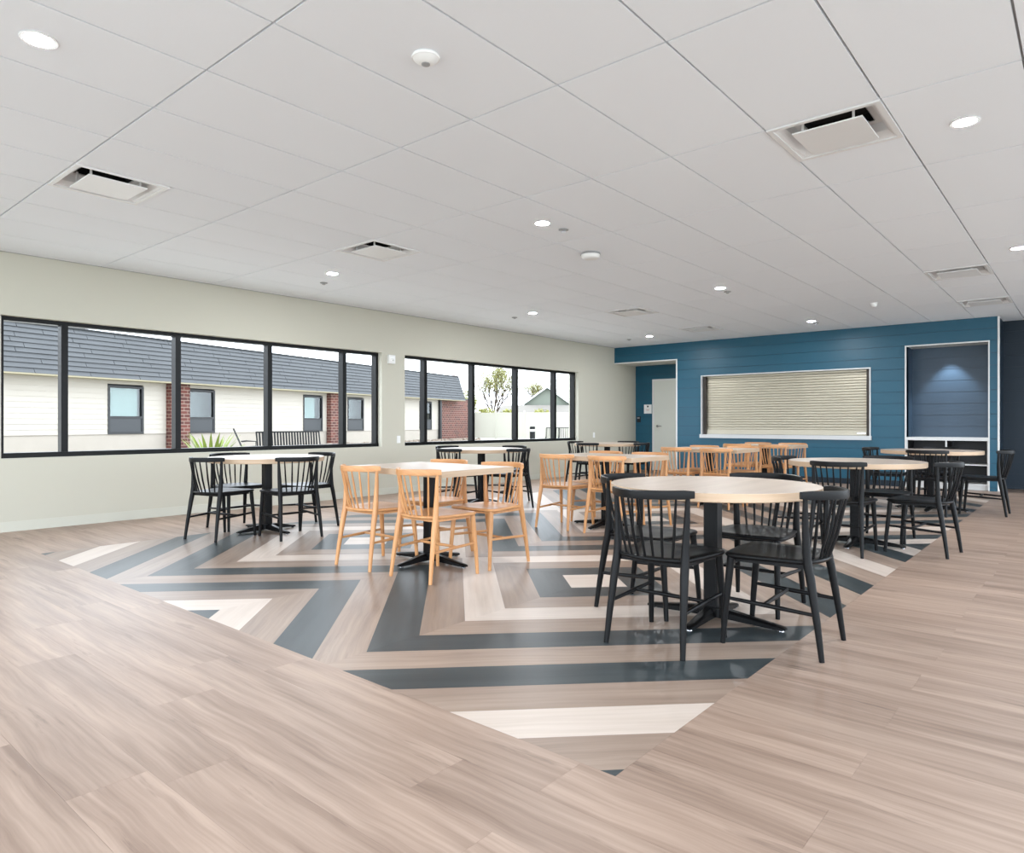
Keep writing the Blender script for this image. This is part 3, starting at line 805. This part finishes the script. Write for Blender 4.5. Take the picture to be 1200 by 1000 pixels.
chairs = {'black': make_chair('spindle_chair', 'black_wood'), 'oak': make_chair('oak_spindle_chair', 'oak')}
tables = {True: make_table('round_table', True), False: make_table('square_table', False)}
usedc = {}; usedt = {}
def place(d, used, key, loc, rz, label, group):
    if key in used: return dup(d[key], loc, rz, label, group)
    used[key] = 1
    o = d[key]; o.location = loc; o.rotation_euler = (0, 0, rz); tag(o, label, None, group); return o
def chair(kind, x, y, deg, label):
    place(chairs, usedc, kind, (x, y, 0), radians(deg), label, 'black spindle-back chairs' if kind == 'black' else 'oak spindle-back chairs')
def table(rnd_, x, y, label, deg=0):
    place(tables, usedt, rnd_, (x, y, 0), radians(deg), label, 'round dining tables' if rnd_ else 'square oak-edged dining tables')
# facing: 0 = +y (back to camera side), 90 = -x, -90 = +x, 180 = -y
table(True, -1.61, 3.62, 'nearest round table with pale birch top, at the right of the picture')
chair('black', -1.635, 3.125, 0, 'black spindle chair with its back to the camera at the nearest round table')
chair('black', -1.18, 3.475, 92, 'black spindle chair at the right side of the nearest round table')
chair('black', -2.01, 3.62, -90, 'black spindle chair at the left side of the nearest round table')
chair('black', -1.54, 4.07, 180, 'black spindle chair on the far side of the nearest round table')
table(False, -3.97, 3.68, 'nearest square table, ringed by four oak chairs, left of the centre')
chair('oak', -4.235, 3.375, 0, 'leftmost oak spindle chair, back to the camera at the nearest square table')
chair('oak', -3.605, 3.39, 0, 'oak spindle chair nearest the camera, at the front corner of the nearest square table')
chair('oak', -3.60, 3.965, 180, 'oak spindle chair facing the camera at the right of the nearest square table')
chair('oak', -4.235, 3.99, 180, 'oak spindle chair mostly hidden on the far side of the nearest square table')
table(True, -6.38, 3.68, 'round table standing under the first window')
chair('black', -6.36, 3.19, 14, 'black spindle chair at far left of the picture, back to the camera')
chair('black', -5.90, 3.65, 84, 'black spindle chair on the room side of the round table under the first window')
chair('black', -6.83, 3.60, -90, 'black spindle chair between the first window and its round table')
chair('black', -6.34, 4.13, 180, 'black spindle chair at the far right of the round table under the first window')
table(False, -3.92, 6.15, 'second square table back, between the oak chairs in the middle of the room')
chair('oak', -4.25, 5.87, 0, 'left of two oak chairs with backs to the camera at the second square table')
chair('oak', -3.64, 5.87, 0, 'right of two oak chairs with backs to the camera at the second square table')
chair('oak', -4.21, 6.45, 180, 'oak chair on the far left of the second square table')
chair('oak', -3.65, 6.45, 180, 'oak chair on the far right of the second square table')
table(True, -1.63, 6.70, 'second round table back on the right, behind the nearest one')
chair('black', -1.62, 6.25, 0, 'black chair with its back to the camera at the second round table on the right')
chair('black', -1.10, 6.66, 84, 'black chair on the right of the second round table, standing across the inlay edge')
chair('black', -2.08, 6.72, -90, 'black chair on the left of the second round table on the right')
chair('black', -1.50, 7.20, 180, 'black chair on the far side of the second round table on the right')
table(True, -6.28, 6.76, 'round table standing under the second window')
chair('black', -6.22, 6.25, 0, 'black chair with its back to the camera at the table under the second window')
chair('black', -5.74, 6.70, 90, 'black chair on the room side of the table under the second window')
chair('black', -6.78, 6.76, -90, 'black chair between the second window and its round table')
chair('black', -6.25, 7.26, 180, 'black chair on the far side of the table under the second window')
table(False, -3.97, 8.83, 'third square table back, in front of the blue wall')
chair('oak', -4.25, 8.54, 0, 'left of two oak chairs with backs to the camera at the third square table')
chair('oak', -3.69, 8.54, 0, 'right of two oak chairs with backs to the camera at the third square table')
chair('oak', -4.25, 9.12, 180, 'oak chair on the far left of the third square table')
chair('oak', -3.69, 9.12, 180, 'oak chair on the far right of the third square table')
table(False, -3.97, 10.89, 'farthest square table, nearest to the shutter')
chair('oak', -4.25, 10.60, 0, 'left of two oak chairs with backs to the camera at the farthest square table')
chair('oak', -3.69, 10.60, 0, 'right of two oak chairs with backs to the camera at the farthest square table')
chair('oak', -4.25, 11.18, 180, 'oak chair on the far left of the farthest square table')
chair('oak', -3.69, 11.18, 180, 'oak chair on the far right of the farthest square table')
table(True, -1.56, 10.0, 'farthest round table on the right, in front of the lit niche')
chair('black', -1.5, 9.52, 0, 'black chair with its back to the camera at the farthest right round table')
chair('black', -1.0, 9.96, 90, 'rightmost black chair, seen from the side in front of the shade-darkened wall')
chair('black', -2.05, 10.0, -90, 'black chair on the left of the farthest right round table')
chair('black', -1.54, 10.5, 180, 'black chair on the far side of the farthest right round table')
table(True, -6.38, 10.05, 'farthest round table, in the corner near the alcove door')
chair('black', -6.35, 9.55, 0, 'black chair with its back to the camera at the corner table near the alcove')
chair('black', -5.88, 10.05, 90, 'black chair on the room side of the corner table near the alcove')
chair('black', -6.88, 10.05, -90, 'black chair on the window side of the corner table near the alcove')
chair('black', -6.35, 10.55, 180, 'black chair on the far side of the corner table near the alcove')

# ------------------------------------------------------------------ outside
GZ = -0.15
tag(mk('ground', MB().box(-130, 40, -60, 120, GZ - 0.3, GZ - 0.002), 'ground_concrete'), 'pale paved courtyard outside the windows', kind='structure')
P0 = Vector((-29.15, 8.70, GZ)); UA = radians(105.27)
bl = thing('courtyard_building', 'white sided single storey building with grey shingled mansard across the courtyard', 'building', P0, UA)
TA, TB = -14.0, 26.62
mk('foundation', MB().box(TA, TB, 0.03, 9, 0, 0.82), 'foundation_cream', bl)
WINS = [(1.59, 3.14), (5.20, 6.75), (12.58, 14.13), (16.30, 17.85), (24.05, 25.65), (-4.6, -3.05)]
WIN_Z = (0.82, 2.76)
sid = MB(); z = 0.82
cuts = sorted(WINS)
while z < 2.94:
    h = min(0.2, 2.95 - z)
    x = TA
    for a, b in cuts + [(TB, TB)]:
        if not (z + h > WIN_Z[0] + 0.01 and z < WIN_Z[1] - 0.01): a_, b_ = TB, TB
        else: a_, b_ = a, b
        if a_ > x:
            sid.hexa([(x, -0.012, z), (a_, -0.012, z), (a_, 0.1, z), (x, 0.1, z), (x, 0.006, z + h), (a_, 0.006, z + h), (a_, 0.1, z + h), (x, 0.1, z + h)])
        x = b_
        if a_ == TB: break
    z += 0.2
so_ = mk('lap_siding', sid, 'siding_white', bl); so_['kind'] = 'stuff'
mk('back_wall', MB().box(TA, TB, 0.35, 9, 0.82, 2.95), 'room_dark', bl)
mk('roof_soffit', MB().box(TA, 29.35, -0.72, 0.1, 2.95, 3.0), 'soffit_cream', bl)
mk('roof_deck', MB().hexa([(TA, -0.70, 3.0), (29.35, -0.70, 3.0), (29.35, 9, 3.0), (TA, 9, 3.0), (TA, -0.12, 4.80), (29.35, -0.12, 4.80), (29.35, 9, 4.80), (TA, 9, 4.80)]), 'shingle_edge', bl)
rs = random.Random(8)
sh = MB(); NCR = 10
for k in range(NCR):
    z0 = 3.0 + 1.80 * k / NCR; z1 = 3.0 + 1.80 * (k + 1) / NCR + 0.0
    yy = lambda zz: -0.70 + 0.58 * (zz - 3.0) / 1.80
    x = TA - rs.uniform(0, 1.5)
    while x < 29.35:
        w = rs.choice((1.6, 2.0, 2.4)); x1 = min(x + w, 29.35); xs_ = max(x, TA)
        t0 = 0.04 + rs.uniform(0, 0.012)
        sh.hexa([(xs_ + .01, yy(z0) - t0, z0), (x1 - .01, yy(z0) - t0, z0), (x1 - .01, yy(z0), z0), (xs_ + .01, yy(z0), z0), (xs_ + .01, yy(z1) - 0.004, z1 - .012), (x1 - .01, yy(z1) - 0.004, z1 - .012), (x1 - .01, yy(z1), z1 - .012), (xs_ + .01, yy(z1), z1 - .012)])
        x += w
so_ = mk('shingle_courses', sh, 'shingle_grey', bl); so_['kind'] = 'stuff'
mk('roof_cap', MB().box(TA, 29.4, -0.2, 0.2, 4.78, 4.83), 'shingle_edge', bl)
for k, (a, b) in enumerate(WINS):
    f = 0.09
    wf = mk('window', MB().box(a, a + f, -0.03, 0.12, *WIN_Z).box(b - f, b, -0.03, 0.12, *WIN_Z).box(a + f, b - f, -0.03, 0.12, WIN_Z[1] - f, WIN_Z[1]).box(a + f, b - f, -0.03, 0.12, WIN_Z[0], WIN_Z[0] + f).box(a + f, b - f, -0.03, 0.12, 1.46, 1.54), 'ext_frame', bl)
    mk('grille_panel', MB().box(a + f, b - f, 0.0, 0.04, WIN_Z[0] + f, 1.46), 'ext_panel', wf)
    mk('pane', MB().box(a + f, b - f, 0.04, 0.05, 1.54, WIN_Z[1] - f), 'glass_ext', wf)
    if k in (0, 2):
        mk('blind', MB().box(a + f, b - f - (0.12 if k == 0 else 0.45), 0.10, 0.12, 1.54, WIN_Z[1] - f), 'blind_pale', wf)
for k, (a, b) in enumerate(((4.20, 5.16), (14.48, 15.72))):
    mk('brick_pilaster', MB().box(a, b, -0.3, 0.0, 0, 2.95), 'brick_red', bl, uvf=uv_wall)
mk('downpipe', MB().box(26.55, 26.75, -0.2, 0.0, 0, 3.1), 'ext_frame', bl)
mk('exterior_outlet', MB().box(-0.3, 0.0, -0.05, -0.01, 1.0, 1.25), 'house_trim', bl)
bw = thing('brick_wall', 'dark red brick wall beyond the end of the shingled building', 'wall', P0 + Vector((cos(UA), sin(UA), 0)) * 26.8, UA)
mk('brick_body', MB().box(0, 4.9, 0.02, 3.2, 0, 3.08), 'brick_red', bw, uvf=uv_wall)
mk('coping', MB().box(0, 4.95, -0.03, 3.25, 3.08, 3.16), 'ext_frame', bw)
mk('roof_end', MB().box(2.0, 2.62, 0.0, 3, 3.16, 4.9), 'brick_red', bw, uvf=uv_wall)

# white fence
fa, fb = pix(548, 497, 56), pix(760, 497, 52)
fd = (fb - fa); FL = fd.length; fang = math.atan2(fd.y, fd.x)
fe = thing('vinyl_fence', 'tall white vinyl fence behind the courtyard', 'fence', (fa.x, fa.y, GZ), fang)
k = 0; x = 0
while x < FL:
    mk('fence_post', MB().box(x - 0.07, x + 0.07, -0.07, 0.07, 0, 2.22).hexa([(x - .09, -.09, 2.22), (x + .09, -.09, 2.22), (x + .09, .09, 2.22), (x - .09, .09, 2.22), (x - .02, -.02, 2.3), (x + .02, -.02, 2.3), (x + .02, .02, 2.3), (x - .02, .02, 2.3)]), 'vinyl_fence', fe)
    x1 = min(x + 2.4, FL)
    if x1 - x > 0.3:
        mk('fence_panel', MB().box(x + 0.07, x1 - 0.07, -0.02, 0.02, 0.08, 2.06), 'vinyl_fence', fe)
        mk('fence_rail', MB().box(x + 0.07, x1 - 0.07, -0.035, 0.035, 2.0, 2.14), 'vinyl_fence', fe)
    x += 2.4

# neighbouring house
hp = pix(641, 497, 76)
hs = thing('neighbour_house', 'grey green gabled house beyond the white fence', 'house', (hp.x, hp.y, GZ), YAW)
mk('gable_wall', MB().hexa([(-2.5, 0, 0), (2.5, 0, 0), (2.5, 6, 0), (-2.5, 6, 0), (-2.5, 0, 3.4), (2.5, 0, 3.4), (2.5, 6, 3.4), (-2.5, 6, 3.4)]), 'house_siding', hs)
gm = MB(); gm.v += [(-2.5, 0, 3.4), (2.5, 0, 3.4), (0, 0, 5.2), (-2.5, 6, 3.4), (2.5, 6, 3.4), (0, 6, 5.2)]; gm.f += [(0, 1, 2), (5, 4, 3), (0, 2, 5, 3), (1, 4, 5, 2), (0, 3, 4, 1)]
mk('gable_siding', gm, 'house_siding', hs)
mk('gable_roof', MB().hexa([(-3.0, -0.4, 3.12), (0, -0.4, 5.28), (0, 6.2, 5.28), (-3.0, 6.2, 3.12), (-3.0, -0.4, 3.30), (0, -0.4, 5.46), (0, 6.2, 5.46), (-3.0, 6.2, 3.30)])
   .hexa([(0, -0.4, 5.28), (3.0, -0.4, 3.12), (3.0, 6.2, 3.12), (0, 6.2, 5.28), (0, -0.4, 5.46), (3.0, -0.4, 3.30), (3.0, 6.2, 3.30), (0, 6.2, 5.46)]), 'shingle_grey', hs)
mk('verge_board', MB().hexa([(-3.0, -0.45, 3.05), (0, -0.45, 5.22), (0, -0.4, 5.22), (-3.0, -0.4, 3.05), (-3.0, -0.45, 3.25), (0, -0.45, 5.42), (0, -0.4, 5.42), (-3.0, -0.4, 3.25)])
   .hexa([(0, -0.45, 5.22), (3.0, -0.45, 3.05), (3.0, -0.4, 3.05), (0, -0.4, 5.22), (0, -0.45, 5.42), (3.0, -0.45, 3.25), (3.0, -0.4, 3.25), (0, -0.4, 5.42)]), 'house_trim', hs)
mk('porch_roof', MB().hexa([(-6.5, -2.2, 2.2), (8, -2.2, 2.2), (8, -0.5, 2.2), (-6.5, -0.5, 2.2), (-6.3, -2.1, 2.34), (8, -2.1, 2.34), (8, -0.5, 3.3), (-4.8, -0.5, 3.3)]), 'house_roof', hs)
mk('wing_wall', MB().box(-5.5, 7.5, -0.5, 6, 0, 2.4), 'house_siding', hs)

# trees
def tree(name, label, base, height, spread, seed, nleaf, leafmat, leafsize, lean=(0, 0)):
    R = random.Random(seed)
    o = thing(name, label, 'tree', base, 0)
    mb = MB(); tips = []
    def grow(p, d, L_, r, lvl):
        q = p + d * L_
        mid = (p + q) / 2 + Vector((R.uniform(-1, 1), R.uniform(-1, 1), 0)) * L_ * 0.05
        mb.tube([p, mid, q], [r, r * 0.85, r * 0.65], 6 if lvl < 3 else 4, caps=False)
        tips.append((q, lvl))
        if lvl >= 5 or L_ < 0.2: return
        for k in range(R.choice((2, 3, 3, 4)) if lvl else 6):
            a = R.uniform(0, 2 * pi); t = R.uniform(0.25, 0.65) * spread
            side = Vector((cos(a), sin(a), 0))
            nd = (d + side * t + Vector((0, 0, 0.10))).normalized()
            grow(p + d * L_ * R.uniform(0.45, 1.0), nd, L_ * R.uniform(0.66, 0.9), r * 0.62, lvl + 1)
    grow(Vector((0, 0, 0)), Vector((lean[0], lean[1], 1)).normalized(), height * 0.21, height * 0.013, 0)
    mk('trunk', mb, 'bark', o, smooth=60)
    lf = MB(); tp = [t for t, l in tips if l >= 3]
    for k in range(nleaf):
        c = R.choice(tp) + Vector((R.gauss(0, 1), R.gauss(0, 1), R.gauss(0, 1))) * height * 0.025
        s = leafsize * R.uniform(0.6, 1.3)
        a = Vector((R.gauss(0, 1), R.gauss(0, 1), R.gauss(0, 1))).normalized(); b = a.orthogonal().normalized()
        i = len(lf.v)
        lf.v += [tuple(c - a * s), tuple(c + b * s * 0.5), tuple(c + a * s), tuple(c - b * s * 0.5)]; lf.f.append((i, i + 1, i + 2, i + 3))
    fo = mk('foliage', lf, leafmat, o); fo['kind'] = 'stuff'
    return o
def ground_at(px, depth):
    p = pix(px, 497, depth); return (p.x, p.y, GZ)
tree('bare_tree', 'thinly leaved spreading tree above the white fence, nearest the brick wall', ground_at(580, 66), 10.5, 1.0, 5, 5200, 'leaf_spring', 0.06)
tree('slender_tree', 'pale budding tree behind the gabled house', ground_at(628, 96), 12.5, 0.9, 11, 3000, 'leaf_spring', 0.07)
tree('background_tree', 'hazy budding tree behind the brick wall', ground_at(548, 90), 9.5, 0.9, 21, 3000, 'leaf_spring', 0.08)
def bush(label, px, depth, w, h, seed):
    R = random.Random(seed)
    o = thing('hedge_bush', label, 'bush', ground_at(px, depth), 0)
    st_ = MB()
    for k in range(7):
        a = R.uniform(0, 2 * pi); st_.tube([(0, 0, 0), (cos(a) * w * 0.2, sin(a) * w * 0.2, h * 0.5), (cos(a) * w * 0.4, sin(a) * w * 0.4, h * 0.85)], [0.05, 0.035, 0.015], 5)
    mk('stems', st_, 'bark', o)
    lf = MB()
    for k in range(900):
        d = Vector((R.gauss(0, 1), R.gauss(0, 1), R.gauss(0, 1))).normalized() * R.uniform(0.5, 1.0)
        c = Vector((d.x * w * 0.5, d.y * w * 0.5, h * 0.6 + d.z * h * 0.4)); s = 0.13 * R.uniform(0.6, 1.3)
        a = Vector((R.gauss(0, 1), R.gauss(0, 1), R.gauss(0, 1))).normalized(); b = a.orthogonal().normalized(); i = len(lf.v)
        lf.v += [tuple(c - a * s), tuple(c + b * s * .5), tuple(c + a * s), tuple(c - b * s * .5)]; lf.f.append((i, i + 1, i + 2, i + 3))
    mk('foliage', lf, 'leaf_spring', o)['kind'] = 'stuff'
bush('rounded budding bush showing over the fence next to the brick wall', 569, 60, 2.2, 2.7, 1)
bush('rounded budding bush showing over the fence below the bare tree', 596, 58.5, 2.2, 2.5, 2)
bush('rounded budding bush showing over the fence in front of the house', 634, 62, 2.8, 2.6, 3)

# patio furniture, bollard, plants
def patio_bench(px, depth, length, label):
    p = pix(px, 497, depth)
    o = thing('slatted_bench', label, 'bench', (p.x, p.y, GZ), radians(98))
    L2 = length / 2
    for s in (-1, 1):
        mk('leg_frame', MB().tube([(s * L2, -0.28, 0), (s * L2, -0.28, 0.62), (s * L2, 0.2, 0.62), (s * L2, 0.26, 1.02)], 0.022, 8).tube([(s * L2, 0.25, 0), (s * L2, 0.2, 0.62)], 0.022, 8), 'metal_patio', o)
    mk('top_rail', MB().box(-L2, L2, 0.24, 0.28, 0.99, 1.03), 'metal_patio', o)
    mk('lower_rail', MB().box(-L2, L2, 0.20, 0.24, 0.50, 0.54), 'metal_patio', o)
    mk('seat_panel', MB().box(-L2, L2, -0.27, 0.2, 0.44, 0.46), 'metal_patio', o)
    n = int(length / 0.095)
    for k in range(1, n):
        x = -L2 + length * k / n
        mk('back_slat', MB().hexa([(x - .022, .205, .54), (x + .022, .205, .54), (x + .022, .23, .54), (x - .022, .23, .54), (x - .022, .245, .99), (x + .022, .245, .99), (x + .022, .27, .99), (x - .022, .27, .99)]), 'metal_patio', o)
patio_bench(346, 19.0, 2.15, 'dark slatted metal bench standing outside the first window')
def patio_chair(px, depth, rz, label, slat=False):
    p = pix(px, 497, depth)
    o = thing('patio_chair', label, 'chair', (p.x, p.y, GZ), rz, 'outdoor metal chairs')
    for s in (-1, 1):
        x = s * 0.28
        mk('side_frame', MB().tube([(x, 0.28, 0), (x, 0.26, 0.64), (x, -0.05, 0.66), (x, -0.22, 0.64)], 0.016, 8).tube([(x, -0.3, 0), (x, -0.2, 0.44), (x, -0.46, 1.06)], 0.016, 8).tube([(x, -0.2, 0.44), (x, 0.26, 0.47)], 0.016, 8), 'metal_patio', o)
    mk('seat_sling', MB().hexa([(-0.27, -0.2, 0.42), (0.27, -0.2, 0.42), (0.27, 0.26, 0.46), (-0.27, 0.26, 0.46), (-0.27, -0.2, 0.435), (0.27, -0.2, 0.435), (0.27, 0.26, 0.475), (-0.27, 0.26, 0.475)]), 'metal_patio' if slat else 'sling_grey', o)
    if slat:
        for k in range(7):
            x = -0.24 + 0.08 * k
            mk('back_slat', MB().tube([(x, -0.22, 0.48), (x, -0.45, 1.04)], 0.013, 6), 'metal_patio', o)
    else:
        mk('back_sling', MB().hexa([(-0.27, -0.215, 0.46), (0.27, -0.215, 0.46), (0.27, -0.2, 0.46), (-0.27, -0.2, 0.46), (-0.27, -0.465, 1.05), (0.27, -0.465, 1.05), (0.27, -0.45, 1.05), (-0.27, -0.45, 1.05)]), 'sling_grey', o)
    mk('top_bar', MB().tube([(-0.28, -0.46, 1.06), (0.28, -0.46, 1.06)], 0.016, 8), 'metal_patio', o)
patio_chair(291, 23, radians(-25), 'light grey sling armchair outside, beside the slatted bench')
patio_chair(647, 30, YAW, 'left of two dark slatted chairs outside at the right end of the second window', True)
patio_chair(662, 30.5, YAW, 'right of two dark slatted chairs outside at the right end of the second window', True)
bp_ = pix(624, 497, 40)
bo = thing('bollard_light', 'slim dark bollard light outside in front of the fence', 'bollard', (bp_.x, bp_.y, GZ))
mk('post', MB().lathe([(0.2, 0), (0.2, 0.03), (0.16, 0.04), (0.16, 0.78)], 20), 'metal_patio', bo, smooth=40)
mk('light_band', MB().lathe([(0.13, 0.78), (0.13, 0.92)], 20), 'house_trim', bo)
mk('cap', MB().lathe([(0.16, 0.92), (0.16, 1.06), (0.1, 1.09)], 20), 'metal_patio', bo, smooth=40)
pp = pix(247, 497, 12.0)
fern = thing('fern', 'bright green spiky fern just outside the first window', 'plant', (pp.x, pp.y, GZ))
R = random.Random(3)
for k in range(44):
    a = R.uniform(0, 2 * pi); l = R.uniform(0.3, 0.6); up = R.uniform(0.8, 1.45)
    mb = MB(); side = Vector((-sin(a), cos(a), 0)); n = 6
    for i in range(n + 1):
        t = i / n; w = 0.034 * sin(pi * (0.12 + 0.88 * t)) + 0.001
        c = Vector((cos(a) * l * t, sin(a) * l * t, 0.15 + up * (t - 0.35 * t * t)))
        mb.v += [tuple(c - side * w), tuple(c + Vector((0, 0, 0.006))), tuple(c + side * w)]
    for i in range(n):
        mb.f += [(3 * i, 3 * i + 1, 3 * i + 4, 3 * i + 3), (3 * i + 1, 3 * i + 2, 3 * i + 5, 3 * i + 4)]
    mk('frond', mb, 'leaf_green', fern)
mk('root_clump', MB().lathe([(0.12, 0), (0.1, 0.12), (0.05, 0.2)], 10), 'leaf_green', fern)
# gravel bed along the foundation
R = random.Random(12); gb = MB()
for k in range(700):
    t = R.uniform(-6, 30); dd = -R.uniform(0.35, 1.9)
    c = P0 + Vector((cos(UA), sin(UA), 0)) * t + Vector((-sin(UA), cos(UA), 0)) * dd
    s = R.uniform(0.05, 0.2); q = R.uniform(0, 3)
    pts_ = [(c.x + cos(q + j * pi / 3) * s * R.uniform(.7, 1.1), c.y + sin(q + j * pi / 3) * s * R.uniform(.7, 1.1)) for j in range(6)]
    b = len(gb.v)
    gb.v += [(x, y, GZ - 0.01) for x, y in pts_] + [(c.x + (x - c.x) * .6, c.y + (y - c.y) * .6, GZ + s * 0.9) for x, y in pts_]
    gb.f.append(tuple(b + 6 + j for j in range(6)))
    for j in range(6): gb.f.append((b + j, b + (j + 1) % 6, b + 6 + (j + 1) % 6, b + 6 + j))
tag(mk('gravel_bed', gb, 'rock'), 'bed of pale rough stones along the white building', 'gravel', kind='stuff')
